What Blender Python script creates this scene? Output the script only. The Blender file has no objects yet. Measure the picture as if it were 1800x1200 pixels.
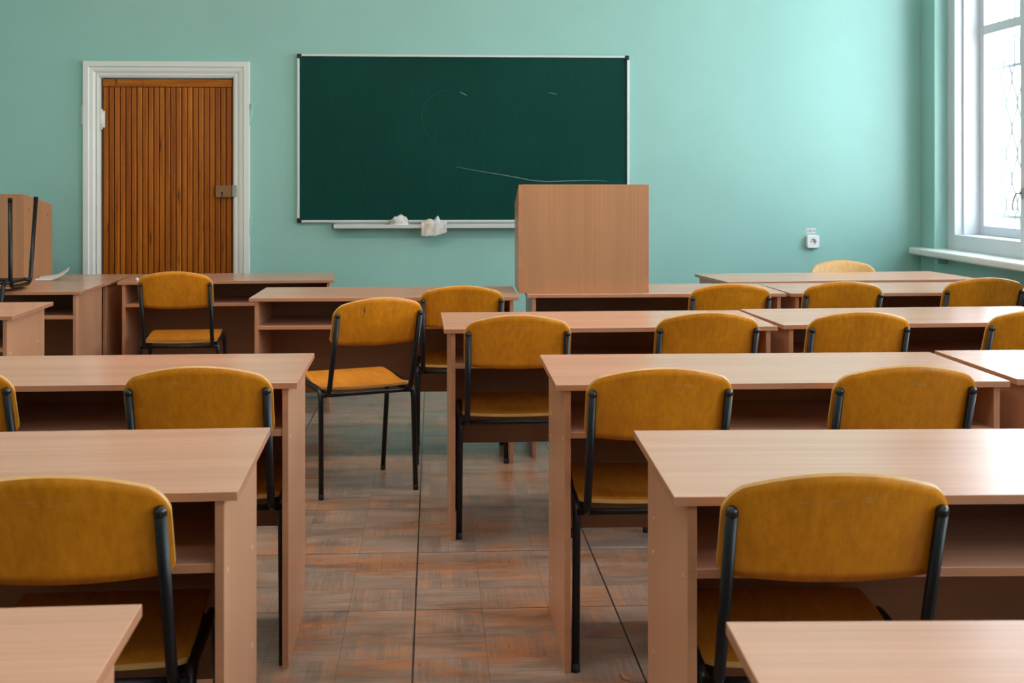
import bpy, bmesh, math, random
from mathutils import Vector, Matrix
random.seed(7)
PI = math.pi
sc = bpy.context.scene
C = sc.collection

# ------------------------------------------------------------------ camera
cd = bpy.data.cameras.new('camera')
cam = bpy.data.objects.new('camera', cd)
C.objects.link(cam)
cam.location = (0, 0, 1.286)
cam.rotation_euler = (PI / 2, 0, -math.radians(3.44))
cd.sensor_width = 36
cd.lens = 2294 / 1800 * 36
cd.shift_y = -(600 - 311.5) / 1800
cd.clip_start = .05
cd.dof.use_dof = True
cd.dof.focus_distance = 4.2
cd.dof.aperture_fstop = 10
sc.camera = cam

# ------------------------------------------------------------------ world (overcast daylight) and exposure
w = bpy.data.worlds.new('sky')
sc.world = w
w.use_nodes = True
nt = w.node_tree
bg = nt.nodes['Background']
tcw = nt.nodes.new('ShaderNodeTexCoord')
sp = nt.nodes.new('ShaderNodeSeparateXYZ')
rp = nt.nodes.new('ShaderNodeValToRGB')
nt.links.new(tcw.outputs['Generated'], sp.inputs[0])
nt.links.new(sp.outputs['Z'], rp.inputs[0])
rp.color_ramp.elements[0].position = 0.0
rp.color_ramp.elements[0].color = (.95, .96, .95, 1)
rp.color_ramp.elements[1].position = .35
rp.color_ramp.elements[1].color = (.74, .85, .95, 1)
nt.links.new(rp.outputs[0], bg.inputs[0])
bg.inputs[1].default_value = 13.4
sc.view_settings.view_transform = 'Standard'
sc.view_settings.look = 'None'
sc.view_settings.gamma = 1
sc.view_settings.use_curve_mapping = False
sc.view_settings.exposure = 0.0

# room dimensions
WY = 8.10      # front wall
WX = 3.08      # window wall, room side
LX = -3.9      # left wall
BY = -2.6      # back wall
CZ = 3.3       # ceiling
WIN = [(5.92, 7.762), (3.02, 4.86), (.12, 1.96), (-2.2, -.9)]   # glazed openings along the window wall
WZ0, WZ1 = .938, 3.02
# portals: tell the renderer where the daylight comes in (they give off no light of their own)
for a, b in WIN:
    ld = bpy.data.lights.new('window_portal', 'AREA')
    ld.shape = 'RECTANGLE'
    ld.size = b - a
    ld.size_y = WZ1 - WZ0
    ld.cycles.is_portal = True
    lo = bpy.data.objects.new('window_portal', ld)
    lo.location = (3.40, (a + b) / 2, (WZ0 + WZ1) / 2)
    lo.rotation_euler = (PI / 2, 0, PI / 2)
    C.objects.link(lo)

# added fill lights, unseen above the frame: warm and soft
FILLS = [(x, y) for y in (-.6, 2.2, 5.0) for x in (-2.6, -.9, .8)]
for x, y in FILLS:
    ld = bpy.data.lights.new('fill_light', 'AREA'); ld.shape = 'RECTANGLE'; ld.size = 1.2; ld.size_y = .28
    ld.energy = {-.6: 5, 2.2: 7, 5.0: 20}[y]; ld.color = (1.0, .82, .66)
    lo = bpy.data.objects.new('fill_light', ld); lo.location = (x, y, CZ - .085); C.objects.link(lo)

# ------------------------------------------------------------------ material helpers
def newmat(name, color=(.8, .8, .8), rough=.5, metal=0, spec=.5, coat=0):
    m = bpy.data.materials.new(name)
    m.use_nodes = True
    b = m.node_tree.nodes['Principled BSDF']
    b.inputs['Base Color'].default_value = (*color, 1)
    b.inputs['Roughness'].default_value = rough
    b.inputs['Metallic'].default_value = metal
    b.inputs['Specular IOR Level'].default_value = spec
    b.inputs['Coat Weight'].default_value = coat
    return m, m.node_tree, b

def N(nt, t, **k):
    n = nt.nodes.new(t)
    for a, v in k.items():
        setattr(n, a, v)
    return n

def val(nt, sock, v):
    if isinstance(v, (int, float)):
        sock.default_value = v
    elif isinstance(v, (tuple, list)):
        sock.default_value = v if len(v) == len(sock.default_value) else (*v, 1)
    else:
        nt.links.new(v, sock)

def mth(nt, op, a, b=None, c=None):
    n = N(nt, 'ShaderNodeMath', operation=op)
    val(nt, n.inputs[0], a)
    if b is not None: val(nt, n.inputs[1], b)
    if c is not None: val(nt, n.inputs[2], c)
    return n.outputs[0]

def mix(nt, f, a, b, mode='MIX'):
    n = N(nt, 'ShaderNodeMix', data_type='RGBA', blend_type=mode)
    val(nt, n.inputs[0], f); val(nt, n.inputs[6], a); val(nt, n.inputs[7], b)
    return n.outputs[2]

def noise(nt, vec, scale, detail=3, rough=.55, sc3=None):
    if sc3:
        mp = N(nt, 'ShaderNodeMapping'); mp.inputs['Scale'].default_value = sc3
        nt.links.new(vec, mp.inputs[0]); vec = mp.outputs[0]
    n = N(nt, 'ShaderNodeTexNoise')
    n.inputs['Scale'].default_value = scale
    n.inputs['Detail'].default_value = detail
    n.inputs['Roughness'].default_value = rough
    nt.links.new(vec, n.inputs['Vector'])
    return n.outputs[0]

def ramp(nt, f, stops):
    r = N(nt, 'ShaderNodeValToRGB')
    e = r.color_ramp.elements
    e[0].position, e[0].color = stops[0][0], (*stops[0][1], 1)
    e[1].position, e[1].color = stops[-1][0], (*stops[-1][1], 1)
    for p, c in stops[1:-1]:
        q = e.new(p); q.color = (*c, 1)
    nt.links.new(f, r.inputs[0])
    return r.outputs[0]

def g3(v): return (v, v, v)

def obco(nt, rnd=True):
    t = N(nt, 'ShaderNodeTexCoord')
    if not rnd: return t.outputs['Object']
    oi = N(nt, 'ShaderNodeObjectInfo')
    a = N(nt, 'ShaderNodeVectorMath', operation='ADD')
    m_ = mth(nt, 'MULTIPLY', oi.outputs['Random'], 37.0)
    nt.links.new(t.outputs['Object'], a.inputs[0]); nt.links.new(m_, a.inputs[1])
    return a.outputs[0]

def bump(nt, b, h, strength=.2, dist=.002):
    n = N(nt, 'ShaderNodeBump')
    n.inputs['Strength'].default_value = strength
    n.inputs['Distance'].default_value = dist
    nt.links.new(h, n.inputs['Height']); nt.links.new(n.outputs[0], b.inputs['Normal'])

def laminate(name, axis, base=(.59, .315, .21), rough=.25):
    m, nt, b = newmat(name, rough=rough)
    v = obco(nt)
    s = [110, 110, 110]; s[axis] = 1.2
    s2 = [14, 14, 14]; s2[axis] = .8
    n1 = noise(nt, v, 1, 4, .65, s); n2 = noise(nt, v, 1, 2, .5, s2)
    lo = tuple(c * k for c, k in zip(base, (.93, .91, .89)))
    hi = tuple(min(1, c * k) for c, k in zip(base, (1.05, 1.06, 1.08)))
    c1 = ramp(nt, n1, [(.3, lo), (.68, hi)])
    c2 = ramp(nt, n2, [(.35, g3(.93)), (.65, g3(1.03))])
    nt.links.new(mix(nt, 1, c1, c2, 'MULTIPLY'), b.inputs['Base Color'])
    r = mth(nt, 'MULTIPLY_ADD', n1, .10, rough - .05)
    nt.links.new(r, b.inputs['Roughness'])
    return m

LAM_X = laminate('beech_laminate_long', 0)
LAM_Z = laminate('beech_laminate_upright', 2, (.58, .29, .165), .32)
LECT = laminate('beech_laminate_lectern', 2, (.44, .215, .105), .34)
BACKP = laminate('brown_back_panel', 0, (.30, .125, .055), .4)
EDGE = laminate('beech_edge_band', 0, (.46, .20, .105), .4)

def chairwood(name, axis, base, back=False):
    m, nt, b = newmat(name, rough=.36, spec=.3, coat=.06)
    b.inputs['Coat Roughness'].default_value = .25
    v = obco(nt); vo = obco(nt, False)
    s = [70, 70, 70]; s[axis] = 3
    s2 = [9, 9, 9]; s2[axis] = 2
    n1 = noise(nt, v, 1, 4, .7, s); n2 = noise(nt, v, 1, 3, .6, s2)
    lo = tuple(c * k for c, k in zip(base, (.80, .74, .6)))
    hi = tuple(c * k for c, k in zip(base, (1.1, 1.12, 1.15)))
    c1 = ramp(nt, n1, [(.28, lo), (.6, base), (.8, hi)])
    c2 = ramp(nt, n2, [(.3, (.84, .80, .72)), (.7, (1.1, 1.12, 1.15))])
    col = mix(nt, 1, c1, c2, 'MULTIPLY')
    # small dark flecks of the veneer
    fl = noise(nt, v, 1, 2, .5, (150, 150, 22))
    ff = ramp(nt, fl, [(.70, g3(0)), (.80, g3(.5))])
    col = mix(nt, ff, col, tuple(c * .45 for c in base))
    if back:   # pale rubbed scratches across the upper middle of the backrest
        sp = N(nt, 'ShaderNodeSeparateXYZ'); nt.links.new(vo, sp.inputs[0])
        dz = mth(nt, 'ABSOLUTE', mth(nt, 'SUBTRACT', sp.outputs[2], .765))
        band = mth(nt, 'LESS_THAN', dz, .006)
        dx = mth(nt, 'LESS_THAN', mth(nt, 'ABSOLUTE', sp.outputs[0]), .085)
        sn = noise(nt, v, 1, 5, .8, (28, 40, 260))
        sm = ramp(nt, sn, [(.54, g3(0)), (.66, g3(.55))])
        k = mth(nt, 'MULTIPLY', mth(nt, 'MULTIPLY', band, dx), sm)
        col = mix(nt, k, col, (.55, .42, .28))
    nt.links.new(col, b.inputs['Base Color'])
    return m

CH_BACK = chairwood('varnished_ply_backrest', 2, (.74, .265, .010), True)
CH_SEAT = chairwood('varnished_ply_seat', 1, (.66, .245, .026))
CH_EDGE = chairwood('ply_edge', 0, (.62, .36, .13))
CH_LIT = chairwood('lit_ply_backrest', 2, (.62, .36, .14))  # lighter copy of the backrest wood: brighter lighting put into its colour
BLACK, _n, _b = newmat('black_enamelled_steel', (.006, .006, .009), .34, 0, .35)
CAP, _n, _b = newmat('black_plastic_cap', (.012, .013, .016), .22)
RUB, _n, _b = newmat('black_rubber', (.008, .008, .009), .6, 0, .3)
WHITE_PL, _n, _b = newmat('white_plastic', (.78, .78, .78), .35)
CAPW, _n, _b = newmat('pale_screw_cap', (.66, .50, .38), .45)
HOLE, _n, _b = newmat('dark_hole', (.01, .01, .01), .7)
ALU, _n, _b = newmat('painted_aluminium', (.66, .68, .70), .35, .3)
STEEL, _n, _b = newmat('worn_steel', (.42, .40, .37), .42, .8)
BRASS, _n, _b = newmat('worn_brown_lock_case', (.28, .14, .06), .4, .3)
INK, _n, _b = newmat('dark_ink', (.04, .04, .10), .6)
IRON, _n, _b = newmat('grey_painted_iron', (.25, .262, .275), .6)

def paint(name, col, var=.05, rough=.42, bstr=.25):
    m, nt, b = newmat(name, col, rough)
    v = obco(nt, False)
    n1 = noise(nt, v, 2.2, 4, .6); n2 = noise(nt, v, 60, 3, .6)
    c = ramp(nt, n1, [(.3, tuple(x * (1 - var) for x in col)), (.7, tuple(min(1, x * (1 + var)) for x in col))])
    nt.links.new(c, b.inputs['Base Color'])
    h = mth(nt, 'ADD', mth(nt, 'MULTIPLY', n1, 6.0), n2)
    bump(nt, b, h, bstr, .0012)
    return m

WALLP = paint('mint_green_wall_paint', (.292, .545, .505), .03, .34)
CEILP = paint('white_ceiling', (.84, .84, .82), .02, .8)
TRIMW = paint('white_gloss_paint', (.74, .76, .74), .03, .32, .15)
WINW = paint('white_window_paint', (.62, .66, .71), .02, .4, .02)

def doorwood(name, sc3, per=True):
    m, nt, b = newmat(name, rough=.34, spec=.25, coat=.1)
    b.inputs['Coat Roughness'].default_value = .2
    v = obco(nt, False)
    sp = N(nt, 'ShaderNodeSeparateXYZ'); nt.links.new(v, sp.inputs[0])
    wn = N(nt, 'ShaderNodeTexWhiteNoise', noise_dimensions='1D')
    nt.links.new(mth(nt, 'FLOOR', mth(nt, 'DIVIDE', mth(nt, 'ADD', sp.outputs[0], .3885), .777 / 23)), wn.inputs['W'])
    ad = N(nt, 'ShaderNodeVectorMath', operation='ADD'); nt.links.new(v, ad.inputs[0])
    if per: nt.links.new(mth(nt, 'MULTIPLY', wn.outputs[0], 9.0), ad.inputs[1])
    vv = ad.outputs[0]
    n1 = noise(nt, vv, 1, 5, .7, sc3)
    c1 = ramp(nt, n1, [(.28, (.20, .042, .002)), (.5, (.37, .100, .004)), (.74, (.50, .165, .010))])
    c2 = ramp(nt, wn.outputs[0], [(0, (.74, .68, .6)), (1, (1.15, 1.12, 1.05))]) if per else (1, 1, 1, 1)
    col = mix(nt, 1, c1, c2, 'MULTIPLY')
    # knots
    vo = N(nt, 'ShaderNodeTexVoronoi'); mp = N(nt, 'ShaderNodeMapping')
    mp.inputs['Scale'].default_value = (16, 16, 2.6)
    nt.links.new(vv, mp.inputs[0]); nt.links.new(mp.outputs[0], vo.inputs['Vector'])
    vo.inputs['Scale'].default_value = 1
    kn = ramp(nt, vo.outputs['Distance'], [(.05, g3(.85)), (.16, g3(0))])
    col = mix(nt, kn, col, (.07, .016, .003))
    nt.links.new(col, b.inputs['Base Color'])
    return m
DOORW = doorwood('varnished_pine_slats', (60, 60, 2.0))
DOORR = doorwood('varnished_pine_rail', (4, 60, 60), False)

def boardmat():
    m, nt, b = newmat('green_chalkboard_surface', rough=.5, spec=.12)
    v = obco(nt, False)
    n1 = noise(nt, v, 1, 4, .7, (120, 5, 7)); n2 = noise(nt, v, 1.3, 3, .6)
    n3 = noise(nt, v, 1, 3, .7, (3, 5, 90))
    c = ramp(nt, n2, [(.3, (.0004, .038, .030)), (.7, (.001, .052, .042))])
    f = ramp(nt, n1, [(.55, g3(0)), (.8, g3(.10))])
    c = mix(nt, f, c, (.10, .20, .17))
    f = ramp(nt, n3, [(.62, g3(0)), (.85, g3(.05))])
    c = mix(nt, f, c, (.12, .2, .18))
    nt.links.new(c, b.inputs['Base Color'])
    return m
BOARD = boardmat()
CHALK, _n, _b = newmat('chalk_line', (.30, .42, .38), .9)
CHALKF, _n, _b = newmat('faint_chalk_line', (.025, .10, .085), .9)

def clothmat(name, a, bcol):
    m, nt, b = newmat(name, rough=.9)
    v = obco(nt, False)
    n1 = noise(nt, v, 30, 4, .6); n2 = noise(nt, v, 9, 2)
    c = ramp(nt, n1, [(.3, tuple(x * .75 for x in a)), (.65, a)])
    f = ramp(nt, n2, [(.5, g3(0)), (.65, g3(.7))])
    nt.links.new(mix(nt, f, c, bcol), b.inputs['Base Color'])
    bump(nt, b, noise(nt, v, 180, 3), .6, .003)
    return m
RAG = clothmat('chalky_white_cloth', (.72, .71, .70), (.62, .48, .36))
PAPER, _n, _b = newmat('white_paper', (.74, .72, .72), .7)

def floormat():
    m, nt, b = newmat('worn_parquet', rough=.34)
    v = obco(nt, False)
    sp = N(nt, 'ShaderNodeSeparateXYZ'); nt.links.new(v, sp.inputs[0])
    P = .595
    u = mth(nt, 'DIVIDE', mth(nt, 'ADD', sp.outputs[0], .054 + P * 20), P / 3)
    q = mth(nt, 'DIVIDE', mth(nt, 'SUBTRACT', sp.outputs[1], 3.891 - P * 20), P / 3)
    cu = mth(nt, 'FLOOR', u); cq = mth(nt, 'FLOOR', q)
    fu = mth(nt, 'FRACT', u); fq = mth(nt, 'FRACT', q)
    par = mth(nt, 'MODULO', mth(nt, 'ADD', cu, cq), 2.0)
    s = mth(nt, 'ADD', mth(nt, 'MULTIPLY', fu, par), mth(nt, 'MULTIPLY', fq, mth(nt, 'SUBTRACT', 1, par)))
    s5 = mth(nt, 'MULTIPLY', s, 5)
    sid = mth(nt, 'FLOOR', s5); sf = mth(nt, 'FRACT', s5)
    cmb = N(nt, 'ShaderNodeCombineXYZ')
    nt.links.new(cu, cmb.inputs[0]); nt.links.new(cq, cmb.inputs[1]); nt.links.new(sid, cmb.inputs[2])
    wn = N(nt, 'ShaderNodeTexWhiteNoise', noise_dimensions='3D'); nt.links.new(cmb.outputs[0], wn.inputs[0])
    r = wn.outputs[0]
    # bare grey wood with grain in the strip's direction
    off = N(nt, 'ShaderNodeVectorMath', operation='ADD'); nt.links.new(v, off.inputs[0])
    nt.links.new(mth(nt, 'MULTIPLY', r, 5), off.inputs[1])
    gx = noise(nt, off.outputs[0], 1, 4, .65, (5, 110, 1)); gy = noise(nt, off.outputs[0], 1, 4, .65, (110, 5, 1))
    gm = N(nt, 'ShaderNodeMix', data_type='FLOAT')
    nt.links.new(par, gm.inputs[0]); nt.links.new(gx, gm.inputs[2]); nt.links.new(gy, gm.inputs[3])
    gr = gm.outputs[0]
    c = ramp(nt, gr, [(.25, (.23, .155, .120)), (.5, (.30, .215, .175)), (.75, (.39, .29, .24))])
    c = mix(nt, 1, c, ramp(nt, r, [(0, g3(.84)), (1, g3(1.12))]), 'MULTIPLY')
    # remains of the old orange-brown paint
    n1 = noise(nt, v, 1, 6, .68, (1.8, 3.6, 1)); n2 = noise(nt, v, 1, 6, .78, (7, 30, 1))
    k = mth(nt, 'ADD', mth(nt, 'MULTIPLY', n1, .62), mth(nt, 'MULTIPLY', n2, .38))
    k = mth(nt, 'ADD', k, mth(nt, 'MULTIPLY', mth(nt, 'SUBTRACT', r, .5), .05))
    k = mth(nt, 'ADD', k, mth(nt, 'MULTIPLY', mth(nt, 'SUBTRACT', gr, .5), .22))
    f = ramp(nt, k, [(.485, g3(0)), (.575, g3(.78))])
    orange = ramp(nt, n2, [(.3, (.32, .12, .045)), (.7, (.50, .20, .075))])
    c = mix(nt, f, c, orange)
    n3 = noise(nt, v, 1, 5, .7, (2.5, 7, 1))
    c = mix(nt, 1, c, ramp(nt, n3, [(.32, (.62, .60, .58)), (.55, g3(1.05))]), 'MULTIPLY')
    # strip joints, square joints, wide panel cracks
    j = mth(nt, 'LESS_THAN', mth(nt, 'MINIMUM', sf, mth(nt, 'SUBTRACT', 1, sf)), .018)
    c = mix(nt, mth(nt, 'MULTIPLY', j, .28), c, (.05, .03, .02))
    e1 = mth(nt, 'MINIMUM', mth(nt, 'MINIMUM', fu, mth(nt, 'SUBTRACT', 1, fu)), mth(nt, 'MINIMUM', fq, mth(nt, 'SUBTRACT', 1, fq)))
    c = mix(nt, mth(nt, 'MULTIPLY', mth(nt, 'LESS_THAN', e1, .005), .4), c, (.04, .025, .02))
    pu = mth(nt, 'FRACT', mth(nt, 'DIVIDE', u, 3)); pq = mth(nt, 'FRACT', mth(nt, 'DIVIDE', q, 3))
    wv = mth(nt, 'MULTIPLY', noise(nt, v, 3.0, 4, .7), .0085)
    e2 = mth(nt, 'MINIMUM', pu, mth(nt, 'SUBTRACT', 1, pu)); e3 = mth(nt, 'MINIMUM', pq, mth(nt, 'SUBTRACT', 1, pq))
    k2 = mth(nt, 'LESS_THAN', mth(nt, 'MINIMUM', e2, mth(nt, 'MULTIPLY', e3, 1.15)), wv)
    c = mix(nt, mth(nt, 'MULTIPLY', k2, .92), c, (.012, .009, .008))
    nt.links.new(c, b.inputs['Base Color'])
    rr = mth(nt, 'SUBTRACT', mth(nt, 'MULTIPLY_ADD', gr, .22, .23), mth(nt, 'MULTIPLY', f, .06))
    nt.links.new(rr, b.inputs['Roughness'])
    hh = mth(nt, 'SUBTRACT', mth(nt, 'MULTIPLY_ADD', gr, .5, mth(nt, 'MULTIPLY', r, .5)), k2)
    bump(nt, b, hh, .35, .002)
    return m
FLOORM = floormat()

def glassmat():
    m = bpy.data.materials.new('window_glass'); m.use_nodes = True
    nt = m.node_tree; nt.nodes.clear()
    o = N(nt, 'ShaderNodeOutputMaterial'); mx = N(nt, 'ShaderNodeMixShader')
    t = N(nt, 'ShaderNodeBsdfTransparent'); g = N(nt, 'ShaderNodeBsdfGlossy'); fr = N(nt, 'ShaderNodeFresnel')
    t.inputs[0].default_value = (.95, .97, .97, 1); g.inputs['Roughness'].default_value = .02
    ge = N(nt, 'ShaderNodeNewGeometry')
    ior = N(nt, 'ShaderNodeMix', data_type='FLOAT'); nt.links.new(ge.outputs['Backfacing'], ior.inputs[0])
    ior.inputs[2].default_value = 1.45; ior.inputs[3].default_value = 1 / 1.45
    nt.links.new(ior.outputs[0], fr.inputs[0])
    nt.links.new(fr.outputs[0], mx.inputs[0]); nt.links.new(t.outputs[0], mx.inputs[1]); nt.links.new(g.outputs[0], mx.inputs[2])
    nt.links.new(mx.outputs[0], o.inputs[0])
    return m
GLASS = glassmat()

# ------------------------------------------------------------------ mesh helpers
def link(name, bm, mats, parent=None, smooth=False):
    me = bpy.data.meshes.new(name)
    bm.normal_update()
    bm.to_mesh(me); bm.free()
    for m in (mats if isinstance(mats, (list, tuple)) else [mats]):
        me.materials.append(m)
    if smooth:
        for p in me.polygons: p.use_smooth = True
    o = bpy.data.objects.new(name, me)
    C.objects.link(o)
    if parent: o.parent = parent
    return o

def box(bm, x0, x1, y0, y1, z0, z1, bev=0, mi=0, edge_mi=None):
    r = bmesh.ops.create_cube(bm, size=1)
    vs = r['verts']
    for v in vs:
        v.co = Vector((x0 if v.co.x < 0 else x1, y0 if v.co.y < 0 else y1, z0 if v.co.z < 0 else z1))
    fs = {f for v in vs for f in v.link_faces}
    d = (abs(x1 - x0), abs(y1 - y0), abs(z1 - z0)); thin = d.index(min(d))
    for f in fs:
        f.normal_update()
        n = [abs(q) for q in f.normal]
        f.material_index = mi if (edge_mi is None or n.index(max(n)) == thin) else edge_mi
    if bev:
        es = {e for f in fs for e in f.edges}
        bmesh.ops.bevel(bm, geom=list(es), offset=bev, segments=2, affect='EDGES', profile=.5, clamp_overlap=True)

def fillet(pts, r, seg=6):
    out = [Vector(pts[0])]
    for i in range(1, len(pts) - 1):
        p, a, b = Vector(pts[i]), Vector(pts[i - 1]), Vector(pts[i + 1])
        da, db = (a - p).normalized(), (b - p).normalized()
        ang = da.angle(db)
        t = min(r / math.tan(ang / 2), (a - p).length * .48, (b - p).length * .48)
        rr = t * math.tan(ang / 2)
        c = p + (da + db).normalized() * (rr / math.sin(ang / 2))
        s, e = p + da * t - c, p + db * t - c
        for k in range(seg + 1):
            f = k / seg
            tot = s.angle(e)
            q = (s * math.sin((1 - f) * tot) + e * math.sin(f * tot)) / math.sin(tot)
            out.append(c + q)
    out.append(Vector(pts[-1]))
    return out

def tube(bm, pts, r, n=14, caps=True, rounded=False):
    pts = [Vector(p) for p in pts]
    rings = []
    up = None
    ext = []
    L = len(pts)
    for i, p in enumerate(pts):
        t = (pts[min(i + 1, L - 1)] - pts[max(i - 1, 0)]).normalized()
        if up is None:
            up = Vector((0, 0, 1)) if abs(t.z) < .9 else Vector((1, 0, 0))
        sx = t.cross(up)
        if sx.length < 1e-6: sx = t.cross(Vector((0, 1, 0)))
        sx.normalize(); up = sx.cross(t).normalized()
        ri = r(i / (L - 1)) if callable(r) else r
        rings.append([bm.verts.new(p + (sx * math.cos(2 * PI * k / n) + up * math.sin(2 * PI * k / n)) * ri) for k in range(n)])
    for a, b in zip(rings, rings[1:]):
        for k in range(n):
            bm.faces.new((a[k], a[(k + 1) % n], b[(k + 1) % n], b[k]))
    if caps:
        bm.faces.new(list(reversed(rings[0]))); bm.faces.new(rings[-1])
    bmesh.ops.recalc_face_normals(bm, faces=bm.faces)

def thing(name, label, cat, loc=(0, 0, 0), rz=0, group=None):
    o = bpy.data.objects.new(name, None)
    o.empty_display_size = .1
    C.objects.link(o)
    o.location = loc; o.rotation_euler = (0, 0, rz)
    tag(o, label, cat, group)
    return o

def tag(o, label, cat, group=None):
    o['label'] = label; o['category'] = cat
    if group: o['group'] = group
    return o

def struct(o):
    o['kind'] = 'structure'
    return o

def copy_tree(o, parent=None):
    c = o.copy(); C.objects.link(c)
    if parent:
        c.parent = parent
    for ch in list(o.children): copy_tree(ch, c)
    return c

def rad(d): return math.radians(d)

# ------------------------------------------------------------------ room shell
bm = bmesh.new(); box(bm, LX - .2, WX + .5, BY - .2, WY + .25, -.2, 0)
struct(link('floor', bm, FLOORM))
bm = bmesh.new(); box(bm, LX - .2, WX + .5, BY - .2, WY + .25, CZ, CZ + .2)
struct(link('ceiling', bm, CEILP))
DX0, DX1, DZ = -2.034, -1.221, 1.90      # door opening
bm = bmesh.new()
box(bm, LX - .2, DX0, WY, WY + .25, 0, CZ); box(bm, DX1, WX + .5, WY, WY + .25, 0, CZ); box(bm, DX0, DX1, WY, WY + .25, DZ, CZ)
struct(link('wall_front', bm, WALLP))
bm = bmesh.new(); box(bm, LX - .2, LX, BY, WY, 0, CZ)
struct(link('wall_left', bm, WALLP))
bm = bmesh.new(); box(bm, LX, WX + .5, BY - .2, BY, 0, CZ)
struct(link('wall_back', bm, WALLP))
# window wall with niches; the niche is .11 larger than the glazed opening
NI = .11
bm = bmesh.new()
zc, zt = .84, WZ1 + NI
edges = [BY] + [v for a, b in sorted(WIN) for v in (a - NI, b + NI)] + [WY]
for i in range(0, len(edges), 2):
    box(bm, WX, WX + .31, edges[i], edges[i + 1], 0, CZ, .006)
for a, b in WIN:
    box(bm, WX, WX + .31, a - NI, b + NI, 0, zc); box(bm, WX, WX + .31, a - NI, b + NI, zt, CZ)
struct(link('wall_right', bm, WALLP))

# windows: painted double-window box, outer sashes, transom, panes, sill, grille outside
for wi, (a, b) in enumerate(WIN):
    wt = bpy.data.objects.new('window_%d' % (wi + 1), None); C.objects.link(wt); struct(wt)
    wt.location = (WX, (a + b) / 2, zc); ox, oy, oz = wt.location
    def wb(bm, x0, x1, y0, y1, z0, z1, bev=.003): box(bm, x0 - ox, x1 - ox, y0 - oy, y1 - oy, z0 - oz, z1 - oz, bev)
    bm = bmesh.new()
    xf = WX + .083
    wb(bm, xf, xf + .22, b, b + NI, zc, zt); wb(bm, xf, xf + .22, a - NI, a, zc, zt)
    wb(bm, xf, xf + .22, a, b, zc, WZ0); wb(bm, xf, xf + .22, a, b, WZ1, zt)
    # inner rebate bead that makes the second white step
    wb(bm, xf + .05, xf + .21, b - .018, b, WZ0, WZ1); wb(bm, xf + .05, xf + .21, a, a + .018, WZ0, WZ1)
    link('window_frame', bm, WINW, wt)
    m = (a + b) / 2
    xs = xf + .15
    for (p, q) in ((m + .03, b - .018), (a + .018, m - .03)):
        bm = bmesh.new(); st = .055
        wb(bm, xs, xs + .045, p, p + st, WZ0, WZ1); wb(bm, xs, xs + .045, q - st, q, WZ0, WZ1)
        wb(bm, xs, xs + .045, p + st, q - st, WZ0, WZ0 + st); wb(bm, xs, xs + .045, p + st, q - st, WZ1 - st, WZ1)
        wb(bm, xs, xs + .045, p + st, q - st, 2.145, 2.20)
        sash = link('sash', bm, WINW, wt)
        bm = bmesh.new()
        wb(bm, xs + .02, xs + .024, p + st, q - st, WZ0 + st, 2.145, 0); wb(bm, xs + .02, xs + .024, p + st, q - st, 2.20, WZ1 - st, 0)
        link('pane', bm, GLASS, sash)
    bm = bmesh.new(); wb(bm, xf, xf + .20, m - .03, m + .03, WZ0, WZ1)
    link('mullion', bm, WINW, wt)
    # handle
    if wi == 0:
        bm = bmesh.new()
        pts = [(xf - .002 - ox, m + .012 - oy, 1.20 - oz)] + [(xf - .035 - ox + .01 * math.cos(t), m + .010 + .028 * math.sin(t) - oy, 1.155 + .045 * math.cos(t) - oz) for t in [k * PI / 8 for k in range(0, 9)]]
        tube(bm, pts, .006, 10)
        box(bm, xf - .006 - ox, xf - ox, m - .012 - oy, m + .014 - oy, 1.17 - oz, 1.23 - oz, .002)
        link('handle', bm, STEEL, wt, True)
    bm = bmesh.new(); wb(bm, 2.985, xf, a - NI - (.19), b + NI + .19 if wi else b + NI + .18, zc - .036, zc + .006, .010)
    link('window_sill', bm, TRIMW, wt)
    bm = bmesh.new()
    for y in (a + .2, b - .1): wb(bm, WX - .06, WX, y, y + .06, zc - .075, zc - .036)
    link('sill_bracket', bm, WALLP, wt)
    # wavy security grille outside
    bm = bmesh.new()
    n = int((b - a + 1.0) / .075)
    for i in range(n + 1):
        y0 = a - .5 + i * .075
        sgn = 1 if i % 2 else -1
        pts = []
        z = .8
        while z <= 3.1:
            if 1.05 < z < 1.95: dy = sgn * .035 * math.sin((z - 1.05) / .9 * PI * 6)
            else: dy = 0
            pts.append((3.43 - ox, y0 + dy - oy, z - oz)); z += .03
        tube(bm, pts, .0058, 6)
    for z in (.85, 1.05, 1.95, 3.05): box(bm, 3.425 - ox, 3.435 - ox, a - .55 - oy, b + .55 - oy, z - .008 - oz, z + .008 - oz)
    link('grille', bm, IRON, wt, True)

# ------------------------------------------------------------------ door
dt = bpy.data.objects.new('door_1', None); C.objects.link(dt); struct(dt)
dcx = (DX0 + DX1) / 2; dt.location = (dcx, WY, 0)
hw = (DX1 - DX0) / 2
bm = bmesh.new()   # casing: stepped moulding swept round three sides
prof = [(0.0, 0.0), (0.0, .012), (.012, .016), (.020, .010), (.026, .016), (.036, .022), (.056, .024), (.062, .032), (.092, .032), (.096, .0)]
path = lambda d: [(-hw - d, 0), (-hw - d, DZ + d), (hw + d, DZ + d), (hw + d, 0)]
cols = []
for d, t in prof:
    cols.append([bm.verts.new((x, -t, z)) for x, z in path(d)])
for A, B in zip(cols, cols[1:]):
    for k in range(3): bm.faces.new((A[k], A[k + 1], B[k + 1], B[k]))
bmesh.ops.recalc_face_normals(bm, faces=bm.faces)
link('door_casing', bm, TRIMW, dt)
bm = bmesh.new()   # jamb
box(bm, -hw, -hw + .006, 0.0, .12, 0, DZ); box(bm, hw - .006, hw, 0.0, .12, 0, DZ); box(bm, -hw, hw, 0.0, .12, DZ - .006, DZ)
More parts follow.
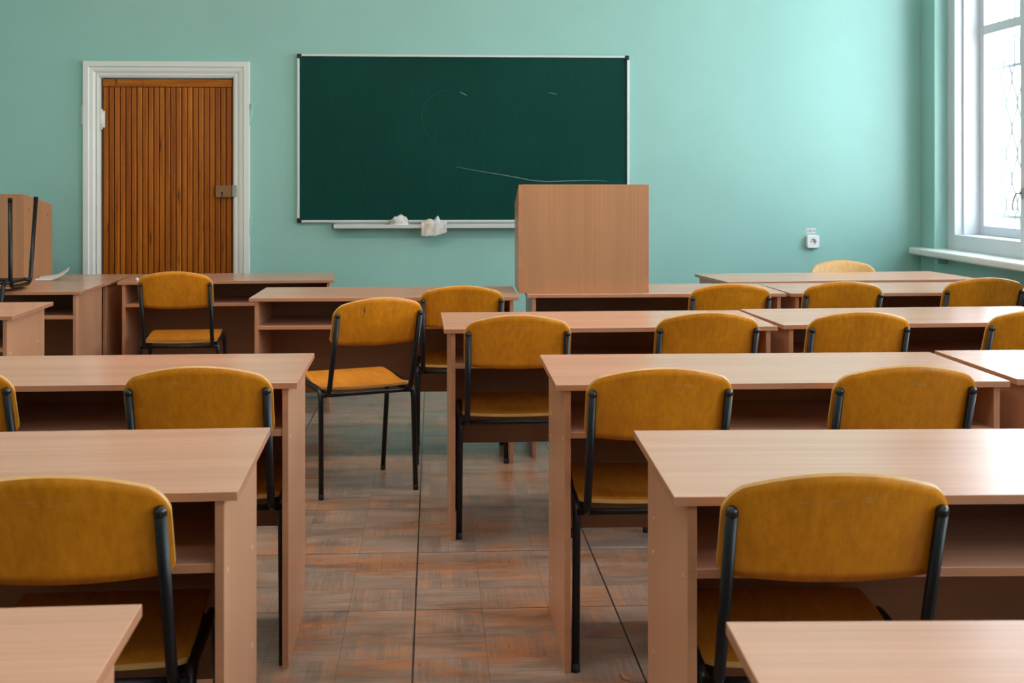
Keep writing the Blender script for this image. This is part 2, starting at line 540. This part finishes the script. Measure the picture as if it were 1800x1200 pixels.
box(bm, -hw, -hw + .04, .078, .12, 0, DZ); box(bm, hw - .04, hw, .078, .12, 0, DZ); box(bm, -hw, hw, .078, .12, DZ - .05, DZ); box(bm, -hw, hw, .078, .12, 0, .04)
link('door_jamb', bm, TRIMW, dt)
bm = bmesh.new(); box(bm, -hw + .012, hw - .012, .035, .075, .006, DZ - .012, .002)
leaf = link('door_leaf', bm, DOORW, dt)
bm = bmesh.new()
n = 23; pw = .777 / n
for i in range(n):
    x = -.3885 + i * pw
    box(bm, x + .0022, x + pw - .0022, .012, .036, .006, DZ - .062, .0048)
link('slats', bm, DOORW, leaf)
bm = bmesh.new(); box(bm, -.390, .390, .012, .036, DZ - .060, DZ - .013, .003)
link('top_rail', bm, DOORR, leaf)
bm = bmesh.new()
for z in (1.64,):
    tube(bm, [(-hw + .010, .006, z - .062), (-hw + .010, .006, z + .062)], .009, 12)
    box(bm, -hw + .006, -hw + .03, .008, .014, z - .05, z + .05, .001)
link('hinge', bm, TRIMW, leaf, True)
bm = bmesh.new(); box(bm, hw - .112, hw - .013, -.012, .016, 1.164, 1.236, .003)
lk = link('lock', bm, BRASS, leaf)
bm = bmesh.new()
r_ = bmesh.ops.create_cone(bm, cap_ends=True, segments=16, radius1=.0065, radius2=.0065, depth=.002)
bmesh.ops.rotate(bm, verts=bm.verts, cent=(0, 0, 0), matrix=Matrix.Rotation(PI / 2, 3, 'X'))
box(bm, -.0035, .0035, -.001, .001, -.018, 0)
bmesh.ops.translate(bm, verts=bm.verts, vec=(hw - .072, -.013, 1.190))
link('keyhole', bm, HOLE, lk)
bm = bmesh.new(); box(bm, hw - .010, hw + .018, -.020, .004, 1.166, 1.238, .002)
link('strike_plate', bm, STEEL, dt)
for x, z, rr, nm in ((-hw - .098, 1.665, 0, WINW), (hw + .104, 1.675, rad(7), WALLP), (hw + .100, .985, rad(6), WALLP)):
    bm = bmesh.new(); box(bm, -.010, .010, -.016, 0, -.062, .062, .004)
    bmesh.ops.rotate(bm, verts=bm.verts, cent=(0, 0, 0), matrix=Matrix.Rotation(rr, 3, 'Y'))
    bmesh.ops.translate(bm, verts=bm.verts, vec=(x, 0, z))
    link('fixing_plate', bm, nm, dt)

# ------------------------------------------------------------------ chalkboard
BX0, BX1, BZ0, BZ1 = -.836, 1.217, 1.008, 2.043
bt = thing('chalkboard', 'wide dark green chalkboard with thin pale frame and black corners on mint wall', 'chalkboard', ((BX0 + BX1) / 2, WY - .001, BZ0))
bw, bh = (BX1 - BX0) / 2, BZ1 - BZ0
bm = bmesh.new(); box(bm, -bw + .010, bw - .010, -.020, 0, .010, bh - .010)
bs = link('writing_surface', bm, BOARD, bt)
bm = bmesh.new()
box(bm, -bw, -bw + .014, -.028, 0, .02, bh - .02, .002); box(bm, bw - .014, bw, -.028, 0, .02, bh - .02, .002)
box(bm, -bw + .02, bw - .02, -.028, 0, 0, .014, .002); box(bm, -bw + .02, bw - .02, -.028, 0, bh - .014, bh, .002)
link('frame', bm, ALU, bt)
for sx in (-1, 1):
    for zz in (0, bh):
        bm = bmesh.new(); q = 1 if zz == 0 else -1
        box(bm, min(sx * bw, sx * (bw - .028)) - .001, max(sx * bw, sx * (bw - .028)) + .001, -.030, 0, min(zz, zz + q * .028) - .001, max(zz, zz + q * .028) + .001, .005)
        link('corner_cap', bm, CAP, bt)
bm = bmesh.new()   # chalk ledge
tx0, tx1 = -.61 - bt.location.x, 1.02 - bt.location.x
box(bm, tx0, tx1, -.085, 0, -.030, -.024, .001); box(bm, tx0, tx1, -.087, -.081, -.034, -.012, .001); box(bm, tx0, tx1, -.006, 0, -.03, .0, .001)
lg = link('chalk_ledge', bm, ALU, bt)
for q0 in (tx0 - .008, tx1):
    bm = bmesh.new(); box(bm, q0, q0 + .008, -.088, 0, -.036, -.010, .002)
    link('ledge_end_cap', bm, CAP, lg)
def px2b(x, y):   # wall point of a mark, in board coordinates (measured along the wall)
    f, h, H, th = 2294., 311.5, 1.286, rad(3.44); c, s = math.cos(th), math.sin(th)
    a = (x - 900) / f; t = (WY - .03) / (c - a * s)
    return ((a * c + s) * t - bt.location.x, H - (y - h) / f * t - BZ0)
def mark(pts, wd, mat, name):
    bm = bmesh.new()
    P = [px2b(*p) for p in pts]
    tube(bm, [(x, -.0205, z) for x, z in P], lambda f: wd * (.35 + .65 * math.sin(PI * min(1, max(0, f)))), 6)
    link(name, bm, mat, bs)
mark([(802, 293), (830, 298.5), (870, 305), (905, 311), (935, 317), (960, 319), (990, 318), (1030, 317), (1050, 317), (1067, 318.5)], .0016, CHALK, 'chalk_stroke')
mark([(808, 161.5), (814, 164), (821, 168)], .0024, CHALK, 'chalk_stroke')
mark([(965, 163), (972, 163.5), (979, 165.5)], .0015, CHALK, 'chalk_stroke')
mark([(791 + 0 + 50 * math.cos(t), 207 - 50 * math.sin(t)) for t in [rad(85 + k * 12) for k in range(14)]], .0012, CHALKF, 'chalk_arc')

# rags on the ledge
def rag_heap(name, label, cx, w_, h_, d_, seed):
    random.seed(seed)
    bm = bmesh.new(); bmesh.ops.create_icosphere(bm, subdivisions=4, radius=1)
    from mathutils import noise as mn
    for v in bm.verts:
        n = mn.noise(v.co * 1.7 + Vector((seed, 0, 0))) * .35 + (.5 - abs(mn.noise(v.co * 3.6 + Vector((0, seed, 0)))) * 2.2) * .22 - .05 + mn.noise(v.co * 9) * .06
        r = 1 + n
        v.co = Vector((v.co.x * w_ / 2 * r, v.co.y * d_ / 2 * r, max(0, (v.co.z + .25)) * h_ / 1.25 * r))
    o = link(name, bm, RAG, None, True)
    o.location = (cx, WY - .053, BZ0 - .023)
    tag(o, label, 'cloth', None)
    return o
rag_heap('cloth', 'crumpled white rag heaped on the chalk ledge, left of the hanging cloth', -.215, .125, .062, .044, 3)
bm = bmesh.new()   # hanging cloth: folded over the ledge lip, front flap hangs down
nx, nz = 40, 24
grid = []
from mathutils import noise as mn
for i in range(nx + 1):
    col = []
    fx = i / nx
    for j in range(nz + 1):
        s = j / nz * .16
        x = -.075 + fx * .155
        if s < .065: y, z = WY - .022 - s, BZ0 + .000 + .003
        elif s < .080: y, z = WY - .087 - (s - .065) * .4, BZ0 + .003 - (s - .065) * .3
        else:
            y = WY - .0945 - .002 * math.sin(fx * 17 + s * 30) - .004
            drop = (s - .080) * (1.0 - .28 * max(0, fx - .55) / .45)
            z = BZ0 - .0015 - drop - .009 * mn.noise(Vector((fx * 22, 0, 2))) * (1 if j == nz else .3)
        if s < .065: z += .012 * abs(mn.noise(Vector((fx * 5, s * 40, 1)))) + (.032 * math.exp(-((fx - .64) / .09) ** 2) + .014 * math.exp(-((fx - .35) / .2) ** 2)) * math.sin(PI * min(1, s / .065))
        col.append(bm.verts.new((x + .004 * mn.noise(Vector((fx * 4, s * 30, 7))), y, z)))
    grid.append(col)
for i in range(nx):
    for j in range(nz): bm.faces.new((grid[i][j], grid[i + 1][j], grid[i + 1][j + 1], grid[i][j + 1]))
bmesh.ops.recalc_face_normals(bm, faces=bm.faces)
bmesh.ops.solidify(bm, geom=bm.faces, thickness=.0035)
tag(link('cloth', bm, RAG, None, True), 'white terry cloth hanging over the lip of the chalk ledge', 'cloth')

# ------------------------------------------------------------------ wall socket and its label
st = thing('wall_socket', 'square white surface-mounted power socket on mint wall below its paper tag', 'socket', (2.381, WY - .001, .881))
bm = bmesh.new(); n = 32      # rounded square body whose front opens into a round recess
def sq(hw, y):
    out = []
    for k in range(n):
        t = 2 * PI * (k + .5) / n; c, q = math.cos(t), math.sin(t)
        e = (abs(c) ** 8 + abs(q) ** 8) ** (-1 / 8)
        out.append(bm.verts.new((hw * e * c, y, hw * 1.04 * e * q)))
    return out
def ci(r, y): return [bm.verts.new((r * math.cos(2 * PI * (k + .5) / n), y, r * math.sin(2 * PI * (k + .5) / n))) for k in range(n)]
L_ = [sq(.040, 0), sq(.040, -.024), sq(.0385, -.028), sq(.036, -.030), ci(.0205, -.030), ci(.0195, -.029), ci(.019, -.015)]
for A_, B_ in zip(L_, L_[1:]):
    for k in range(n): bm.faces.new((A_[k], A_[(k + 1) % n], B_[(k + 1) % n], B_[k]))
bm.faces.new(L_[0])
bmesh.ops.recalc_face_normals(bm, faces=bm.faces)
link('socket_body', bm, WHITE_PL, st)
bm = bmesh.new(); tube(bm, [(0, -.002, 0), (0, -.0152, 0)], .0189, 32)
face = link('socket_face', bm, WHITE_PL, st)
for x in (-.0095, .0095):
    bm = bmesh.new(); tube(bm, [(x, -.0150, 0), (x, -.0157, 0)], .0036, 14); link('pin_hole', bm, HOLE, face)
tg = thing('socket_tag', 'small white paper tag reading 220 above the wall socket', 'label', (2.375, WY - .001, .949))
bm = bmesh.new(); box(bm, -.031, .031, -.0012, 0, -.016, .016)
link('paper', bm, PAPER, tg)
fc = bpy.data.curves.new('t', 'FONT'); fc.body = '220 в'; fc.size = .024; fc.align_x = 'CENTER'; fc.align_y = 'CENTER'; fc.extrude = .0003
to = bpy.data.objects.new('t', fc); C.objects.link(to)
bpy.context.view_layer.update()
tm = bpy.data.meshes.new_from_object(to.evaluated_get(bpy.context.evaluated_depsgraph_get()))
bpy.data.objects.remove(to)
tm.materials.clear(); tm.materials.append(INK)
tx = bpy.data.objects.new('lettering', tm); C.objects.link(tx); tx.parent = tg
tx.location = (0, -.0016, -.001); tx.rotation_euler = (PI / 2, 0, 0)

# ------------------------------------------------------------------ school desk
DW, DD, DH, TT, PT = 1.2, .574, .75, .016, .016
def make_desk(name='school_desk', W=DW):
    r = thing(name, '', 'desk')
    hx, hy = W / 2, DD / 2
    bm = bmesh.new(); box(bm, -hx, hx, -hy, hy, DH - TT, DH, .0012, 0, 1)
    link('tabletop', bm, [LAM_X, EDGE], r)
    for s in (-1, 1):
        bm = bmesh.new(); xo = s * (hx - .024); xi = xo - s * PT
        box(bm, min(xo, xi), max(xo, xi), -hy + .010, -hy + .525, 0, DH - TT, .001, 0, 1)
        sp = link('side_panel', bm, [LAM_Z, EDGE], r)
        for (yy, zz) in ((.055, .60), (.43, .60), (.44, .33), (.44, .53), (.42, .12)):
            bm = bmesh.new(); x = xo + s * .0004
            tube(bm, [(xo - s * .001, -hy + yy, zz), (xo + s * .0012, -hy + yy, zz)], .0052, 12)
            link('screw_cap', bm, CAPW, sp)
    ix = hx - .024 - PT
    bm = bmesh.new(); box(bm, -ix, ix, -hy + .014, -hy + .478, .608, .624, .001, 0, 1)
    link('shelf', bm, [LAM_X, EDGE], r)
    bm = bmesh.new(); box(bm, -ix, ix, -hy + .480, -hy + .496, .25, DH - TT, .001, 0, 1)
    link('back_panel', bm, [BACKP, EDGE], r)
    return r

proto = make_desk()
def put_desk(nl, ang, label, sx=1, sz=1, src=None, first=[True]):
    if src is None:
        o = proto if first[0] else copy_tree(proto); first[0] = False
    else: o = src
    a = rad(ang); W = (DW if src is None else TW) * sx
    cx = nl[0] + W / 2 * math.cos(a) - DD / 2 * math.sin(a)
    cy = nl[1] + W / 2 * math.sin(a) + DD / 2 * math.cos(a)
    o.location = (cx, cy, 0); o.rotation_euler = (0, 0, a); o.scale = (sx, 1, sz)
    tag(o, label, 'desk', 'beech laminate school desks in rows')
    return o
put_desk((.315, 3.359), -.48, 'desk right of the aisle with two chairs pushed in, third from the bottom right')
put_desk((1.548, 3.380), 0, 'desk cut by the right edge, butted against the one with two chairs pushed in')
put_desk((.403, 2.17), -1.99, 'large desk right of the aisle, served by the largest chair in the photo')
put_desk((.327, .983), -2.5, 'pale desk corner at the bottom right of the photo, nearest to the viewer')
put_desk((-1.533, 2.218), 1.58, 'large desk left of the aisle, used with the nearest left chair')
put_desk((-1.555, 3.421), .75, 'desk left of the aisle, third from bottom, chair tucked under its right half')
put_desk((-1.55, 1.06), 1.5, 'desk corner at the bottom left of the photo, nearest to the viewer on the left')
put_desk((-2.824, 5.132), .92, 'desk end at the left edge, in front of the upturned chair')
put_desk((.037, 4.613), .91, 'desk just right of the aisle behind the angled chair, its left side panel standing free')
put_desk((1.268, 4.67), 2.6, 'slightly turned desk by the window side, joined to the right of the fourth row desk')
put_desk((-.818, 5.848), -.56, 'desk in the middle front with open shelf, between the chalkboard ledge and the angled chair')
put_desk((.428, 5.955), -.6, 'front desk carrying the closed lectern box under the chalkboard')
put_desk((1.648, 5.935), 1.0, 'front desk on the right, touching the near edge of the teacher table')
put_desk((-2.93, 6.515), .6, 'desk at the far left under the upturned chair, in front of the paper', 1, .967)
put_desk((-2.93, 7.105), 0, 'desk against the front wall at far left, carrying a lectern box and a paper', 1, .967)
put_desk((-1.690, 7.100), 4, 'glossy brown desk in front of the wooden door with one chair', .958, .967)
TW = 1.39
tdesk = make_desk('teacher_table', TW)
# stands turned round: its open side faces the chalkboard wall
a = rad(5.5); cx = 1.502 + TW / 2 * math.cos(a) - DD / 2 * math.sin(a); cy = 6.60 + TW / 2 * math.sin(a) + DD / 2 * math.cos(a)
tdesk.location = (cx, cy, 0); tdesk.rotation_euler = (0, 0, a + PI)
tag(tdesk, 'long pale table nearest the window corner with a brightly lit chair behind it', 'table')

# small white pin on the brown desk
bm = bmesh.new(); bmesh.ops.create_uvsphere(bm, u_segments=16, v_segments=10, radius=.009)
o = link('round_pin', bm, WHITE_PL, None, True); o.location = (-1.60, 7.17, .7255 + .009)
tag(o, 'tiny white round pin on the brown desk beside the chair near the door', 'pin')

# ------------------------------------------------------------------ chairs
def make_chair(back=CH_BACK):
    r = thing('school_chair', '', 'chair')
    R = .0105
    # backrest: curved ply, arched top, leaning with the uprights
    HB = .187
    A = Vector((0, -.205, .43)); B = Vector((0, -.334, .742)); d = (B - A).normalized()
    nrm = Vector((0, d.z, -d.y))   # towards the sitter
    L0 = (.815 - .43) / d.z       # distance along the lean of the top edge
    def top(x):
        ax = abs(x); t = -.034 * (ax / .155) ** 2
        if ax > .155:
            q = min(1, (ax - .155) / (HB - .155)); t -= .008 * q + .030 * (1 - math.sqrt(max(0, 1 - q * q)))
        return t
    def bot(x):
        ax = abs(x); t = -.210
        if ax > .162:
            q = min(1, (ax - .162) / (HB - .162)); t += .022 * (1 - math.sqrt(max(0, 1 - q * q)))
        return t
    bm = bmesh.new()
    nx, nz, th = 44, 10, .0085
    xs = [HB * math.sin(PI / 2 * (-1 + 2 * i / nx)) for i in range(nx + 1)]
    F, K = [], []
    for x in xs:
        t0, t1 = bot(x), top(x)
        f, k = [], []
        for j in range(nz + 1):
            s = L0 + t0 + (t1 - t0) * j / nz
            c = A + d * s + Vector((x, 0, 0)) + nrm * (R + th / 2 + .001 - .024 * (1 - (x / HB) ** 2) + .0185 * 1)
            c += nrm * (-.0185 + .0)
            # roll of the top edge
            f.append(bm.verts.new(c + nrm * th / 2)); k.append(bm.verts.new(c - nrm * th / 2))
        F.append(f); K.append(k)
    def q(a, b, c, e, mi=0):
        fc = bm.faces.new((a, b, c, e)); fc.material_index = mi; fc.smooth = mi == 0
    for i in range(nx):
        for j in range(nz):
            q(F[i][j], F[i][j + 1], F[i + 1][j + 1], F[i + 1][j]); q(K[i][j], K[i + 1][j], K[i + 1][j + 1], K[i][j + 1])
        q(F[i][nz], K[i][nz], K[i + 1][nz], F[i + 1][nz], 1); q(F[i][0], F[i + 1][0], K[i + 1][0], K[i][0], 1)
    for j in range(nz):
        q(F[0][j], K[0][j], K[0][j + 1], F[0][j + 1], 1); q(F[nx][j], F[nx][j + 1], K[nx][j + 1], K[nx][j], 1)
    bmesh.ops.recalc_face_normals(bm, faces=bm.faces)
    link('backrest', bm, [back, CH_EDGE], r)
    # seat: moulded ply
    bm = bmesh.new()
    ny, nx = 24, 20; th = .010
    def sz(x, y):
        u = (y + .175) / .385
        z = .438 + .022 * max(0, math.sin(PI / 2 * min(1, max(0, (u - .30) / .55)))) ** 1.3
        z += .006 * max(0, (.22 - u) / .22)
        if u > .86: z -= .016 * ((u - .86) / .14) ** 2
        z -= .007 * (1 - (x / .19) ** 2) * (1 - min(1, u * 1.2))
        return z
    T, Bt = [], []
    for i in range(nx + 1):
        fx = math.sin(PI / 2 * (-1 + 2 * i / nx))
        a_, b_ = [], []
        for j in range(ny + 1):
            v_ = .5 + .5 * math.sin(PI / 2 * (-1 + 2 * j / ny))
            # plan outline: rounded corners, a little wider at the back
            e = abs(2 * v_ - 1); hwid = (.191 - .012 * v_) - (.022 * (max(0, e - .86) / .14) ** 2.2)
            x = fx * hwid; y = -.175 + .385 * v_
            z = sz(x, y)
            a_.append(bm.verts.new((x, y, z))); b_.append(bm.verts.new((x, y, z - th)))
        T.append(a_); Bt.append(b_)
    def q2(a, b, c, e, mi=0):
        fc = bm.faces.new((a, b, c, e)); fc.material_index = mi; fc.smooth = mi == 0
    for i in range(nx):
        for j in range(ny):
            q2(T[i][j], T[i + 1][j], T[i + 1][j + 1], T[i][j + 1]); q2(Bt[i][j], Bt[i][j + 1], Bt[i + 1][j + 1], Bt[i + 1][j])
        q2(T[i][0], Bt[i][0], Bt[i + 1][0], T[i + 1][0], 1); q2(T[i][ny], T[i + 1][ny], Bt[i + 1][ny], Bt[i][ny], 1)
    for j in range(ny):
        q2(T[0][j], T[0][j + 1], Bt[0][j + 1], Bt[0][j], 1); q2(T[nx][j], Bt[nx][j], Bt[nx][j + 1], T[nx][j + 1], 1)
    bmesh.ops.recalc_face_normals(bm, faces=bm.faces)
    link('seat', bm, [CH_SEAT, CH_EDGE], r)
    for s in (-1, 1):
        # front and rear leg of one side are one bent tube
        bm = bmesh.new()
        tube(bm, fillet([(s * .201, -.205, .012), (s * .196, -.185, .432), (s * .196, .125, .440), (s * .201, .205, .012)], .055, 8), R, 14)
        lf = link('leg_frame', bm, BLACK, r, True)
        for y in (-.205, .205):
            bm = bmesh.new(); tube(bm, [(s * .201, y, 0), (s * .201, y, .004), (s * .201, y * .995, .022)], .0112, 14)
            link('rubber_foot', bm, RUB, lf, True)
        bm = bmesh.new()
        e = Vector((s * .172, -.334, .742))
        tube(bm, fillet([(s * .172, .12, .418), (s * .172, -.213, .412), e], .050, 8), R, 14)
        up = link('upright', bm, BLACK, r, True)
        bm = bmesh.new()
        dd = Vector((0, d.y, d.z))
        tube(bm, [e - dd * .004, e, e + dd * .005, e + dd * .009, e + dd * .0115], lambda f: (.0112, .0112, .0105, .0075, .003)[int(round(f * 4))], 14)
        link('end_cap', bm, CAP, up, True)
    bm = bmesh.new(); tube(bm, [(-.196, -.190, .412), (.196, -.190, .412)], .0088, 12)
    link('crossbar', bm, BLACK, r, True)
    bm = bmesh.new(); tube(bm, [(-.200, .115, .420), (.200, .115, .420)], .0088, 12)
    link('crossbar', bm, BLACK, r, True)
    return r

chair0 = make_chair()
_f = [True]
def put_chair(x, y, deg, label, group='black framed plywood school chairs'):
    o = chair0 if _f[0] else copy_tree(chair0); _f[0] = False
    o.location = (x, y, 0); o.rotation_euler = (0, 0, rad(deg))
    tag(o, label, 'chair', group)
    return o
put_chair(.668, 2.42, -2.2, 'largest chair on the right, its full backrest seen at the front right desk')
put_chair(-.624, 2.48, 1.5, 'nearest chair on the left, cut by the left edge, black leg frame beside the desk')
put_chair(.570, 3.585, 0, 'chair right of the aisle at the middle desk, black leg by its side panel')
put_chair(1.200, 3.585, 0, 'chair right of centre at the middle right-hand desk, second from the aisle')
put_chair(-.602, 3.68, 1, 'left block chair whose backrest stands wholly above the near left tabletop')
put_chair(-1.255, 3.72, 0, 'chair at the far left edge of which only a sliver of backrest shows')
turned = put_chair(-.335, 5.507, 21.3, 'chair turned at an angle and standing free in the aisle, all its seat in view')
put_chair(.292, 4.85, 0, 'chair in the centre of the photo, tucked beside the free side panel, dark red seat')
put_chair(.970, 4.90, 0, 'chair left of the gap between two desks in the fourth row, under the socket side')
put_chair(1.512, 4.89, 0, 'chair at the slightly turned desk, just right of the gap between desks')
put_chair(2.150, 4.92, 4, 'chair cut by the right edge of the photo at the slightly turned desk')
put_chair(.125, 6.07, 0, 'chair partly hidden behind the angled chair, left of the lectern')
put_chair(1.330, 6.11, 0, 'front row chair just right of the lectern box')
put_chair(1.872, 6.20, 0, 'front row chair in the middle of the three before the teacher table')
put_chair(2.512, 6.19, 2, 'front row chair nearest the window wall, darkest backrest').scale = (1.03, 1.03, 1.02)
put_chair(-1.322, 7.02, 3, 'chair in front of the wooden door, at the brown desk')
c = make_chair(CH_LIT)
c.location = (2.335, 6.965, 0); c.rotation_euler = (0, 0, rad(182))
tag(c, 'brightly lit chair behind the long table near the window, only the top of its backrest showing', 'chair', 'black framed plywood school chairs')
c = copy_tree(chair0)
c.location = (-2.245, 6.65, .7255 + .461); c.rotation_euler = (0, PI, 0)
tag(c, 'upturned chair lying seat down on the far left desk, black legs in the air', 'chair', 'black framed plywood school chairs')

# dark split in the veneer of the turned chair's backrest
bm = bmesh.new()
_d = Vector((0, -.129, .312)).normalized(); _n = Vector((0, _d.z, -_d.y)); _p = []
for k, dx in enumerate((0, .001, -.0005, .0015, .004, .001, .0, .0008, .001)):
    x = -.070 + dx; q = .4167 - .034 - k * .0065
    _p.append(Vector((x, -.205, .43)) + _d * q + _n * (.0105 + .001 - .024 * (1 - (x / .187) ** 2)))
tube(bm, _p, lambda f: .0006 + .0014 * math.sin(PI * min(1, f * 1.6)) if f < .62 else .0006, 6)
_b = [c for c in turned.children if c.name.startswith('backrest')][0]
link('veneer_split', bm, HOLE, _b)

# wood splinter on the floor
bm = bmesh.new(); box(bm, -.016, .016, -.006, .006, 0, .008, .002)
for v in bm.verts: v.co.x += v.co.y * .8; v.co.y *= 1 - .5 * (v.co.x > 0); v.co.z *= 1 + v.co.x * 12
o = link('wood_splinter', bm, EDGE); o.location = (.488, 3.325, .0002); o.rotation_euler = (0, 0, rad(110))
tag(o, 'small wood splinter lying on the parquet near the bottom, beside a panel crack', 'splinter')

# ------------------------------------------------------------------ tabletop lecterns
def make_lectern(W, D, H1, H0, label):
    r = thing('tabletop_lectern', label, 'lectern')
    t = .016
    for s in (-1, 1):
        bm = bmesh.new()
        x0, x1 = s * W / 2, s * (W / 2 - t)
        P = [(.0005, 0), (D, 0), (D, H0 - t), (t, H1 - t), (t, H1 - .001), (.0005, H1 - .001)]
        a = [bm.verts.new((x0, y, z)) for y, z in P]; b = [bm.verts.new((x1, y, z)) for y, z in P]
        f1 = bm.faces.new(a); f2 = bm.faces.new(list(reversed(b)))
        for k in range(6):
            f = bm.faces.new((a[k], b[k], b[(k + 1) % 6], a[(k + 1) % 6])); f.material_index = 1
        bmesh.ops.recalc_face_normals(bm, faces=bm.faces)
        sp = link('side_panel', bm, [LECT, EDGE], r)
        for yy, zz in ((.06, H1 * .82), (.06, H1 * .2), (D - .06, H0 * .85)):
            bm = bmesh.new(); tube(bm, [(x0 - s * .001, yy, zz), (x0 + s * .001, yy, zz)], .004, 10)
            link('screw_cap', bm, HOLE, sp)
    bm = bmesh.new(); box(bm, -W / 2 + t, W / 2 - t, .0, t, 0, H1, .0008, 0, 1)
    link('front_panel', bm, [LECT, EDGE], r)
    bm = bmesh.new()
    sl = math.atan2(H1 - H0, D); Lt = math.hypot(D, H1 - H0)
    box(bm, -W / 2, W / 2, t + .002, Lt, -t, 0, .0012, 0, 1)
    bmesh.ops.rotate(bm, verts=bm.verts, cent=(0, 0, 0), matrix=Matrix.Rotation(-sl, 3, 'X'))
    bmesh.ops.translate(bm, verts=bm.verts, vec=(0, 0, H1))
    link('sloping_top', bm, [LAM_X, EDGE], r)
    bm = bmesh.new(); box(bm, -W / 2 + t, W / 2 - t, .02, D - .02, 0, t, .0008, 0, 1)
    link('bottom_panel', bm, [LECT, EDGE], r)
    return r
l1 = make_lectern(.605, .40, .502, .41, 'closed beech lectern box on the front desk, overlapping the chalkboard corner')
l1.location = (.695, 6.015, .7505); l1.rotation_euler = (0, 0, rad(-1))
l2 = make_lectern(.60, .36, .468, .405, 'beech lectern box at the left edge, behind the upturned chair')
a = rad(-8)
l2.location = (-2.232 - .30 * math.cos(a), 7.27 - .30 * math.sin(a), .7258); l2.rotation_euler = (0, 0, a)
for o in (l1, l2): o['group'] = 'tabletop lectern boxes'

# ------------------------------------------------------------------ folded paper
bm = bmesh.new()
nx, ny = 24, 10; G = []
for i in range(nx + 1):
    row = []
    for j in range(ny + 1):
        u, v = i / nx, j / ny
        z = .0012 + (.034 * max(0, (u - .5) / .5) ** 1.6) + .026 * v * v * (.3 + .7 * u) + .006 * math.sin(PI * v * 2)
        row.append(bm.verts.new((u * .16, v * .20 - u * .02, z)))
    G.append(row)
for i in range(nx):
    for j in range(ny): bm.faces.new((G[i][j], G[i + 1][j], G[i + 1][j + 1], G[i][j + 1]))
bmesh.ops.recalc_face_normals(bm, faces=bm.faces)
bmesh.ops.solidify(bm, geom=bm.faces, thickness=.0006)
o = link('paper_sheet', bm, PAPER, None, True)
o.location = (-2.160, 7.215, .7262); o.rotation_euler = (0, 0, rad(8))
tag(o, 'white curled paper sheet on the far left desk beside the lectern box', 'paper')

# ------------------------------------------------------------------ housings of the added fill lights
FILLM = bpy.data.materials.new('fill_diffuser'); FILLM.use_nodes = True
_e = FILLM.node_tree.nodes['Principled BSDF']; _e.inputs['Emission Color'].default_value = (1, .86, .7, 1); _e.inputs['Emission Strength'].default_value = 2.0
l0 = None
for i, (x, y) in enumerate(FILLS):
    if l0 is None:
        l0 = thing('added_fill_panel', '', 'lamp')
        bm = bmesh.new(); box(bm, -.62, .62, -.16, .16, -.06, 0, .006); link('housing', bm, WHITE_PL, l0)
        bm = bmesh.new(); box(bm, -.60, .60, -.14, .14, -.078, -.06, .004); link('diffuser', bm, FILLM, l0)
        o = l0
    else: o = copy_tree(l0)
    o.location = (x, y, CZ)
    tag(o, 'added fill light panel on the classroom ceiling, unseen above the frame', 'lamp', 'added fill lights above the desks')
